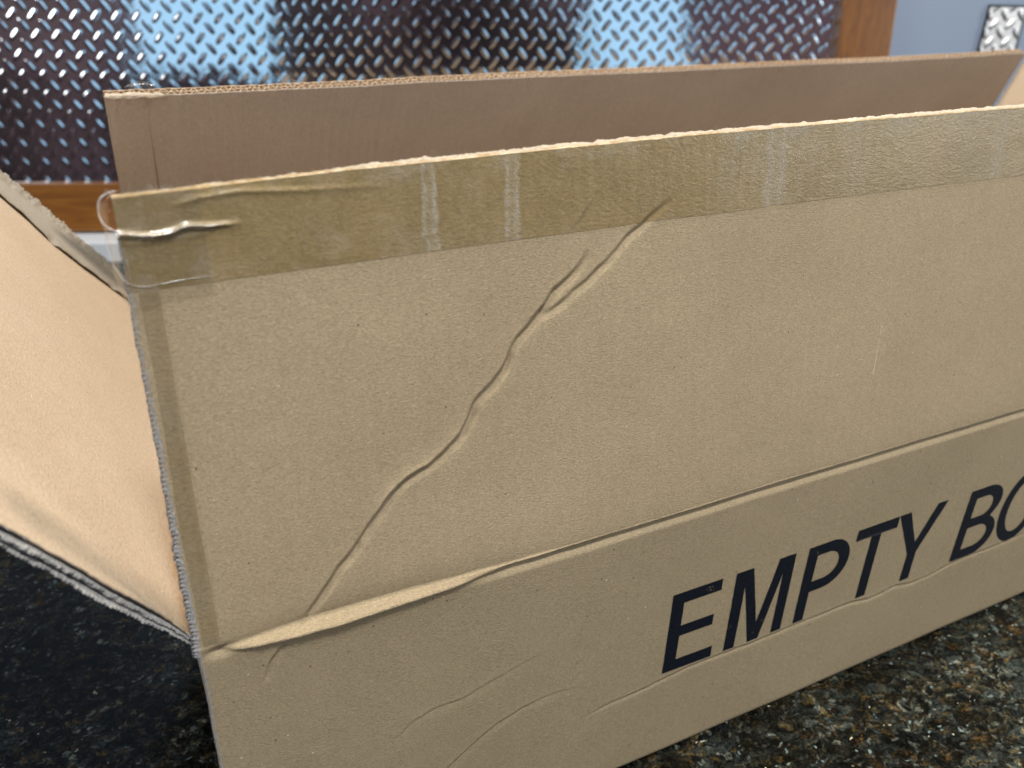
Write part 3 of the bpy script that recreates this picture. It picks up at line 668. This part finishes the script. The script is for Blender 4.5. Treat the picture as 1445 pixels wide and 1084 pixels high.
# folded, doubled-over borders of the loose film
M_bead, t_, b_, g_ = material('doubled_film_edge')
b_.inputs['Base Color'].default_value = (0.72, 0.70, 0.68, 1); b_.inputs['Roughness'].default_value = 0.15; b_.inputs['Specular IOR Level'].default_value = 0.7
def bead(pts, rad, parent):
    p = np.array(pts, float); sgl = np.r_[0, np.cumsum(np.hypot(np.diff(p[:, 0]), np.diff(p[:, 1])))]; n = 120; tt = np.linspace(0, sgl[-1], n)
    def sm(v): w_ = np.interp(tt, sgl, v); k = np.ones(9) / 9; return np.convolve(np.r_[[w_[0]] * 4, w_, [w_[-1]] * 4], k, 'valid')
    x, v, d = sm(p[:, 0]), sm(p[:, 1]), sm(p[:, 2]); x = x + 0.00015 * vn1(tt, 700, 401, 2); v = v + 0.00015 * vn1(tt, 600, 403, 2)
    dd = relief(np.clip(x, 0.0006, 1), v) + d; c0 = front_pt(x, v, dd); rr = rad * (0.55 + 0.45 * vn1(tt, 300, 405, 2)) * np.clip(np.minimum(tt, sgl[-1] - tt) / 0.003, 0.15, 1)
    tg = np.gradient(c0, axis=0); tg /= np.linalg.norm(tg, axis=1, keepdims=True); a1 = np.cross(tg, [0, 1, 0]); a1 /= np.linalg.norm(a1, axis=1, keepdims=True); a2 = np.cross(tg, a1)
    th = np.linspace(0, 2 * math.pi, 7); P = c0[:, None] + rr[:, None, None] * (np.cos(th)[None, :, None] * a1[:, None] + np.sin(th)[None, :, None] * a2[:, None])
    make('film_edge', P.reshape(-1, 3), grid_faces(n, 7), M_bead, parent)
bead([(0.0030, 0.2030, 0.0010), (-0.0015, 0.2025, 0.0006), (-0.0045, 0.2000, -0.0010), (-0.0054, 0.1955, -0.0020), (-0.0046, 0.1912, -0.0010), (-0.0015, 0.1886, 0.0006), (0.0040, 0.1868, 0.0016), (0.0113, 0.1855, 0.0020), (0.0177, 0.1860, 0.0022), (0.0240, 0.1880, 0.0021), (0.0307, 0.1871, 0.0019), (0.0373, 0.1868, 0.0017)], 0.00034, flap_f)
bead([(-0.0040, 0.1895, -0.0015), (-0.0048, 0.1830, -0.0022), (-0.0038, 0.1760, -0.0016), (-0.0016, 0.1705, -0.0002), (0.0012, 0.1676, 0.0006), (0.0050, 0.1668, 0.0008), (0.0110, 0.1670, 0.0007), (0.0200, 0.1676, 0.0005), (0.0320, 0.1676, 0.0004)], 0.00022, flap_f)

# ---- printed letters on the front wall
def arc(cx, cz, rx, rz, a0, a1, n): return [(cx + rx * math.cos(math.radians(a0 + (a1 - a0) * i / n)), cz + rz * math.sin(math.radians(a0 + (a1 - a0) * i / n))) for i in range(n + 1)]
CH = 0.065; SW = 0.0090
LET = {
 'E': (0.2648, [[(0, 0), (0.0380, 0), (0.0380, 0.0090), (0.0092, 0.0090), (0.0092, 0.0288), (0.0348, 0.0288), (0.0348, 0.0375), (0.0092, 0.0375), (0.0092, 0.0560), (0.0376, 0.0560), (0.0376, CH), (0, CH)]], []),
 'M': (0.3130, [[(0, 0), (0.0088, 0), (0.0088, 0.0520), (0.0200, 0), (0.0290, 0), (0.0402, 0.0520), (0.0402, 0), (0.0490, 0), (0.0490, CH), (0.0352, CH), (0.0245, 0.0160), (0.0138, CH), (0, CH)]], []),
 'P': (0.3732, [[(0, 0), (0.0092, 0), (0.0092, 0.0245), (0.0205, 0.0245)] + arc(0.0205, 0.04475, 0.0200, 0.02025, -90, 90, 18) + [(0, CH)]], [[(0.0092, 0.0337), (0.0092, 0.0560), (0.0190, 0.0560)] + arc(0.0190, 0.04485, 0.0118, 0.01115, 90, -90, 14)[1:]]),
 'T': (0.4172, [[(0.0150, 0), (0.0242, 0), (0.0242, 0.0555), (0.0392, 0.0555), (0.0392, CH), (0, CH), (0, 0.0555), (0.0150, 0.0555)]], []),
 'Y': (0.4568, [[(0.0195, 0), (0.0287, 0), (0.0287, 0.0250), (0.0482, CH), (0.0376, CH), (0.0242, 0.0350), (0.0108, CH), (0, CH), (0.0195, 0.0250)]], []),
 'B': (0.5290, [[(0, 0), (0.0220, 0)] + arc(0.0225, 0.0182, 0.0205, 0.0182, -85, 62, 14) + arc(0.0205, 0.0490, 0.0190, 0.0160, -38, 90, 12) + [(0, CH)]],
       [[(0.0092, 0.0090), (0.0092, 0.0290), (0.0215, 0.0290)] + arc(0.0215, 0.0190, 0.0120, 0.0100, 90, -90, 12)[1:], [(0.0092, 0.0380), (0.0092, 0.0562), (0.0200, 0.0562)] + arc(0.0200, 0.0471, 0.0095, 0.0091, 90, -90, 12)[1:]]),
 'O': (0.5735, [arc(0.0238, 0.0325, 0.0242, 0.0335, 0, 360, 40)[:-1]], [arc(0.0238, 0.0325, 0.0148, 0.0243, 360, 0, 36)[:-1]]),
 'X': (0.6220, [[(0, 0), (0.0106, 0), (0.0222, 0.0240), (0.0338, 0), (0.0444, 0), (0.0280, 0.0335), (0.0432, CH), (0.0328, CH), (0.0222, 0.0430), (0.0116, CH), (0.0012, CH), (0.0164, 0.0335)]], [])}
from mathutils.geometry import tessellate_polygon
for ch, (x0, outer, holes) in LET.items():
    loops = outer + holes; vl = [[Vector((a, b, 0)) for a, b in lp] for lp in loops]
    tris = tessellate_polygon(vl); flat = [v for lp in vl for v in lp]
    bm = bmesh.new(); bv = [bm.verts.new(v) for v in flat]
    for t in tris:
        try: bm.faces.new([bv[i] for i in t])
        except ValueError: pass
    for ax in (0, 1):
        k = 0.0012
        while k < 0.068:
            nrm = (1, 0, 0) if ax == 0 else (0, 1, 0); co = (k, 0, 0) if ax == 0 else (0, k, 0)
            bmesh.ops.bisect_plane(bm, geom=list(bm.verts) + list(bm.edges) + list(bm.faces), plane_co=co, plane_no=nrm, dist=1e-7)
            k += 0.0021 if ax == 0 else (0.0013 if k < 0.006 else 0.003)
    bm.verts.index_update()
    P2 = np.array([[v.co.x, v.co.y] for v in bm.verts]); Fc = [[v.index for v in f.verts] for f in bm.faces]; bm.free()
    Xl = P2[:, 0] + x0; Zl = P2[:, 1] - 0.1297
    jig = 0.00018 * vn2(Xl, Zl, 420, 181, 2); Xl = Xl + jig
    P = front_pt(Xl, Zl, relief(Xl, Zl) + 0.00020)
    o = make('printed_letter', P, Fc, M_ink, wall_f, smooth=True)
    o['label'] = 'navy printed letter ' + ch

# ---- left flap, folded out; local frame: a = outward along the flap, y = along the hinge
AL = 0.981; DL = np.array([-math.cos(AL), 0, math.sin(AL)]); NL = np.array([math.sin(AL), 0, math.cos(AL)])
def left_pt(a, y, d=0.0):
    """inner face; a<0 runs down the inside of the left wall"""
    a = np.asarray(a, float); y = np.asarray(y, float); r = 0.005
    hx = 0.031 * y + 0.0030
    t = np.clip((a + r) / (2 * r), 0, 1)
    # rounded fold: integrate direction from down to outward
    ap = np.clip(a, r, None) - r; an = np.clip(a, None, -r) + r
    P0 = np.stack([hx * 1.0, y, 0 * a - r], -1); P2 = np.stack([hx + DL[0] * r, y, 0 * a + DL[2] * r], -1); P1 = np.stack([hx, y, 0 * a], -1)
    B = ((1 - t) ** 2)[..., None] * P0 + (2 * t * (1 - t))[..., None] * P1 + (t ** 2)[..., None] * P2
    B = B + ap[..., None] * DL + an[..., None] * np.array([0, 0, 1.0])
    k = np.clip((a + 0.005) / 0.01, 0, 1)[..., None]
    N = k * NL + (1 - k) * np.array([1.0, 0, 0]); N = N / np.linalg.norm(N, axis=-1, keepdims=True)
    return B + N * np.asarray(d)[..., None]
def near_y(a): return np.interp(a, [-0.01, 0.0, 0.0099, 0.0215, 0.038, 0.058, 0.077, 0.094, 0.11, 0.2], [0.003, 0.0035, 0.0050, 0.0080, 0.0072, 0.0045, 0.0030, 0.0012, -0.0008, -0.006])
FAR_IN, FAR_OUT = 0.462, 0.523
def torn_y(a): return np.interp(a, [-0.03, 0.0, 0.031, 0.0606, 0.0876, 0.113, 0.137, 0.2], [0.428, 0.416, 0.403, 0.3905, 0.381, 0.384, 0.379, 0.370]) + 0.0022 * vn1(a, 60, 201, 3)
def far_y(a): return np.interp(a, [-0.03, 0.0, 0.036, 0.074, 0.108, 0.14, 0.24], [0.458, 0.453, 0.448, 0.440, 0.4347, 0.4230, 0.400])
LF = 0.235
a_ = np.r_[np.arange(-0.010, 0.14, 0.0011), np.arange(0.14, LF, 0.004), LF]; c_ = np.r_[np.linspace(0, 0.04, 24)[:-1], np.linspace(0.04, 0.94, 140)[:-1], np.linspace(0.94, 1, 24)]
def lf_fn(A, Cq):
    y0 = near_y(A) + 0.0005 * vn1(A, 380, 211, 3); y1 = far_y(A) - 0.004
    Y = y0 + (y1 - y0) * Cq
    dd = 0.0003 * vn2(A, Y, 14, 213, 2) + 0.00004 * np.sin(Y * 2 * math.pi / 0.0077)
    dd = dd - 0.0008 * np.exp(-(Y - y0) / 0.002) * (0.6 + 0.6 * vn1(A, 90, 215, 2)) * sstep((A - 0.0) / 0.02)
    return left_pt(A, Y, dd)
flap_l = slab_grid('left_flap', lf_fn, a_, c_, lambda U, V_: -np.array(NL) * np.ones(U.shape)[..., None] * 0.0012, M_in, BOX)
flap_l['label'] = 'left flap folded outward, smooth pale inner face'

# peeled strip on the far side of the left flap, with cut flute lines on its outer edge
yy = np.linspace(0, 1, 110)
def peel_fn(A, Q):
    y0 = torn_y(A) + 0.0006 * vn1(A, 500, 227, 2); jag = 0.0020 * np.abs(((A / 0.0042) % 1) * 2 - 1) * (Q > 0.985) + 0.0016 * vn1(A, 300, 223, 2) * (Q > 0.96)
    Y = y0 + (far_y(A) - y0) * Q
    dd = 0.0027 + 0.0009 * vn1(A, 70, 229, 2) * np.exp(-Q / 0.10) + 0.0006 * vn2(A, Y, 60, 221, 3) + 0.0014 * vn2(A, Y * 0.4, 300, 225, 2) * sstep((Q - 0.72) / 0.1) + 0.0016 * (np.abs(Q - 0.80) < 0.02) + 0.0022 * (np.abs(Q - 0.90) < 0.015) + 0.0020 * (Q > 0.98) + 0.0013 * np.abs(((A / 0.0027) % 1) * 2 - 1) * (Q > 0.93) + 0.0013 * np.abs(((A / 0.0033) % 1) * 2 - 1) * (np.abs(Q - 0.85) < 0.03)
    tear = np.exp(-((A - 0.090) / 0.0035) ** 2 - ((Q - 0.05) / 0.12) ** 2) + np.exp(-((A - 0.030) / 0.004) ** 2 - ((Q - 0.05) / 0.12) ** 2)
    return left_pt(A, Y + jag, dd - 0.0022 * tear)
ap_ = np.r_[np.arange(-0.030, 0.14, 0.0010), np.arange(0.14, LF, 0.004), LF]
slab_grid('peeled_strip', peel_fn, ap_, yy, lambda U, V_: -np.array(NL) * np.ones(U.shape)[..., None] * 0.0011, M_peel, flap_l)

# layers of board seen in the torn near edge of the left flap
def layer(name, d0, d1, ydev, mat, seed, thick_end=0.0):
    a = np.r_[np.arange(0.002, 0.14, 0.0007), np.arange(0.14, LF, 0.003)]; c = np.linspace(0, 1, 6)
    A, Cq = np.meshgrid(a, c, indexing='ij')
    pin = sstep((A + 0.004) / 0.040)
    wv = (0.0008 * vn1(A, 45, seed + 4, 3) + 0.00025 * vn1(A, 420, seed + 6, 2)) * pin
    D = -(d0 + (d1 - d0) * Cq) * (0.30 + 0.70 * pin) + wv
    tooth = 0.0013 * vn2(A, Cq * 0.003, 480, seed, 3) + 0.0014 * (np.abs(((A / 0.0020) % 1) * 2 - 1) - 0.5) * thick_end
    Y = near_y(A) + ydev * pin + tooth + 0.0009 * (2 * Cq - 1) ** 2 + 0.0022 * vn1(A, 40, seed + 8, 3) * pin
    P = left_pt(A, Y, D); Q = P + np.array([0, 0.022, 0.0])
    n = P.shape[0] * 6; m = len(a)
    F = [grid_faces(m, 6, True), ]
    lo_ = np.arange(m - 1) * 6; hi_ = lo_ + 5
    F += [np.stack([lo_, lo_ + 6, lo_ + 6 + n, lo_ + n], 1), np.stack([hi_, hi_ + n, hi_ + 6 + n, hi_ + 6], 1)]
    return make(name, np.r_[P.reshape(-1, 3), Q.reshape(-1, 3)], np.concatenate(F), mat, flap_l)
layer('board_layer', 0.0006, 0.0018, 0.0000, M_edge, 231)
layer('board_layer', 0.0034, 0.0060, -0.0004, M_edge, 241, 0.5)
layer('board_layer', 0.0066, 0.0084, -0.0016, M_edge, 251, 1.0)
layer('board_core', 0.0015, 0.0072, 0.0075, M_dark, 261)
slab_grid('outer_liner', lambda A, Y: left_pt(A, near_y(A) * 1.0 + 0.004 + Y, np.full(A.shape, -0.0078) * (0.30 + 0.70 * sstep((A + 0.004) / 0.040))), np.r_[np.arange(0.004, LF, 0.008), LF], np.linspace(0, 0.40, 12), lambda U, V_: -np.array(NL) * np.ones(U.shape)[..., None] * 0.0008, M_out, flap_l)

# ---- left, right and back walls, bottom
def lw(A, Y): return left_pt(A, Y, np.zeros(A.shape)) + np.array([0.0040, 0, 0])
wall_l = slab_grid('left_wall', lw, np.r_[np.linspace(-H + 0.004, -0.0102, 14)], np.linspace(0.0035, WB, 40), lambda U, V_: np.stack([-0.0060 + 0 * U, 0 * U, 0 * U], -1), M_in, BOX)
BETA = math.atan2(0.102, 0.171)
XR = L
slab_grid('right_wall', lambda U, V_: np.stack([XR - 0.004 + 0 * U, U, V_], -1), np.linspace(0.006, WB - 0.006, 30), np.linspace(-H + 0.004, -0.001, 14), lambda U, V_: np.stack([0.0058 + 0 * U, 0 * U, 0 * U], -1), M_in, BOX)
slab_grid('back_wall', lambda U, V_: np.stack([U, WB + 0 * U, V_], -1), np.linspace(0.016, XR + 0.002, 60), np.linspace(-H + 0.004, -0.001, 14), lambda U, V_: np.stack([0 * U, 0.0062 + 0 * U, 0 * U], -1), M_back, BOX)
slab_grid('bottom_panel', lambda U, V_: np.stack([U, V_, -H + 0.0055 + 0 * U], -1), np.linspace(0.004, XR - 0.002, 20), np.linspace(0.004, WB, 10), lambda U, V_: np.stack([0 * U, 0 * U, -0.0045 + 0 * U], -1), M_in, BOX)

# ---- back flap, leaning in over the box
BH = 0.2005
UB = np.array([0, -math.sin(BETA), math.cos(BETA)]); NB = np.array([0, math.cos(BETA), math.sin(BETA)])      # up the flap ; outward (away from the inside)
def back_pt(x, v, d): return np.stack([x, WB + 0 * x, 0 * x], -1) + v[..., None] * UB + np.asarray(d)[..., None] * NB
def bx_l(v): return 0.0212 - 0.0025 * (v / BH) + 0.0003 * vn1(v, 120, 301, 2)
def bx_r(v): return 1.094 - 0.070 * (v / BH)
TB = 0.0070
def back_top(x): return BH + 0.0003 * vn1(x, 80, 305, 2) + 0.002 * np.exp(-((x - 0.0) / 0.05) ** 2) + 0.0040 * sstep((x - 0.93) / 0.09) ** 2 - 0.0015 * sstep((x - 0.3) / 0.5)
u = np.r_[np.linspace(0, 0.25, 180)[:-1], np.linspace(0.25, 1, 260)]; v = np.r_[np.linspace(0, BH - 0.012, 40)[:-1], np.linspace(BH - 0.012, BH, 12)]
def bdev(X, V2): return 0.0010 * vn2(X, V2, 10, 311, 2) - 0.004 * sstep((X - 0.95) / 0.09) * (V2 / BH)
def bf_fn(Un, V_):
    X = bx_l(V_) + (bx_r(V_) - bx_l(V_)) * Un
    V2 = V_ + (back_top(X) - BH) * np.clip((V_ - BH + 0.02) / 0.02, 0, 1)
    dd = bdev(X, V2) + 0.00018 * np.sin(X * 2 * math.pi / 0.0082 + 2.5 * vn1(X, 14, 313)) + 0.00018 * vn2(X, V2 * 0.08, 160, 315, 2)
    dd = dd + 0.0009 * np.exp(-((X - 0.049 + 0.02 * (V2 - 0.1)) / 0.0016) ** 2)
    return back_pt(X, V2, dd)
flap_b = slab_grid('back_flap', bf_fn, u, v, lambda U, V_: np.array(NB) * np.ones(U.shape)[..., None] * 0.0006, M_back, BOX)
flap_b['label'] = 'back flap leaning in over the open box, open flutes along its top'
def ribbon(name, path_fn, x0, x1, n, depth, half, mat, parent, seed):
    """a strip of board standing in the rim: path_fn(x)->offset through the thickness"""
    x = np.linspace(x0, x1, n); off = path_fn(x); ph = np.gradient(off, x)
    nx = -ph / np.sqrt(1 + ph ** 2) * half; no = 1 / np.sqrt(1 + ph ** 2) * half
    up = back_top(x) - 0.0002 + 0.0005 * vn1(x, 260, seed, 3)
    dflt = bdev(x, up) + 0.0001
    rows = [(x + nx, up - depth, off + no), (x + nx, up, off + no), (x - nx, up + 0.0001, off - no), (x - nx, up - depth, off - no)]
    P = np.stack([back_pt(a, b, c + dflt) for a, b, c in rows], 1)
    return make(name, P.reshape(-1, 3), grid_faces(n, 4), mat, parent, smooth=False)
def wv(pitch, lo, hi, seed):
    def f(x):
        ph = x / pitch * 2 * math.pi + 1.6 * vn1(x, 30, seed, 2); s = np.sin(ph); s = np.clip(s * 1.25, -1, 1)
        crush = 1 - 0.35 * np.clip(vn1(x, 22, seed + 3, 2), 0, 1)
        return (lo + hi) / 2 + (hi - lo) / 2 * s * crush
    return f
j1 = lambda x: 0.0033 + 0.0003 * vn1(x, 70, 323, 2)
ribbon('flute', wv(0.0088, 0.0005, 0.0031, 331), 0.020, 1.022, 4200, 0.008, 0.00030, M_flute, flap_b, 341)
ribbon('middle_liner', j1, 0.0195, 1.022, 2200, 0.008, 0.00028, M_flute, flap_b, 342)
ribbon('flute', wv(0.0072, 0.0036, 0.0063, 351), 0.020, 1.022, 4600, 0.008, 0.00030, M_flute, flap_b, 343)
ribbon('outer_liner', lambda x: 0.0068 + 0.00025 * vn1(x, 60, 361, 2), 0.0190, 1.023, 2000, 0.008, 0.00032, M_flute, flap_b, 344)
slab_grid('flap_outer_face', lambda Un, V_: back_pt(0.0215 + (bx_r(V_) - 0.0215) * Un, V_, 0.0064 + bdev(0.0215 + (bx_r(V_) - 0.0215) * Un, V_)), np.linspace(0, 1, 120), np.linspace(0, BH - 0.006, 20), lambda U, V_: np.array(NB) * np.ones(U.shape)[..., None] * 0.0007, M_out, flap_b)
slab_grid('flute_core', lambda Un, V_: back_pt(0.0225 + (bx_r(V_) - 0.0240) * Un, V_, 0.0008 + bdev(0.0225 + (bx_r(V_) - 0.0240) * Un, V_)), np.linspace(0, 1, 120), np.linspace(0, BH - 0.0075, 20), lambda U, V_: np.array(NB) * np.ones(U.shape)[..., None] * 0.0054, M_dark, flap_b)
# torn white scrap on the left end of that rim, and a curl of clear tape behind it
x = np.linspace(0.0195, 0.062, 90); c = np.linspace(0, 1, 5); X, Cc = np.meshgrid(x, c, indexing='ij')
P = back_pt(X, back_top(X) + 0.0006 + 0.0007 * vn2(X, Cc * 0.01, 330, 371, 2) - 0.0022 * (Cc < 0.1) * (1 + 0.5 * vn1(X, 200, 373)), -0.0006 + Cc * (0.0030 + 0.0012 * vn1(X, 160, 375, 2)) * np.clip((0.064 - X) / 0.012, 0.1, 1))
make('torn_scrap', P.reshape(-1, 3), grid_faces(90, 5), M_torn, flap_b)
x = np.linspace(0.034, 0.056, 30); c = np.linspace(0, 1, 16); X, Cc = np.meshgrid(x, c, indexing='ij'); th = Cc * math.pi * 1.15
r = 0.0032 * np.sin((X - 0.034) / 0.022 * math.pi) ** 0.6 + 0.0002
P = back_pt(X + 0.0006 * vn2(X, Cc * 0.02, 300, 381), back_top(X) + 0.0004 + r * np.sin(th) * 0.9, 0.0068 + r * 1.2 * (1 - np.cos(th)) * 0.8)
make('tape_curl', P.reshape(-1, 3), grid_faces(30, 16), M_clear, flap_b)

# ---- right flap, folded outward and up
AR = math.radians(61); DR = np.array([math.cos(AR), 0, math.sin(AR)]); NR = np.array([math.sin(AR), 0, -math.cos(AR)])
flap_r = slab_grid('right_flap', lambda U, V_: np.stack([XR + 0.003 + 0 * U, U + 0.0008 * vn1(V_, 200, 391, 2), 0 * U], -1) + (V_ + 0.001)[..., None] * DR, np.linspace(0.012, 0.492, 60), np.linspace(0, 0.235, 80), lambda U, V_: np.array(NR) * np.ones(U.shape)[..., None] * 0.006, M_in, BOX)

for o in list(S.objects):
    if o.type == 'MESH' and o.data.polygons and len(o.data.polygons) > 50: o.data.validate()
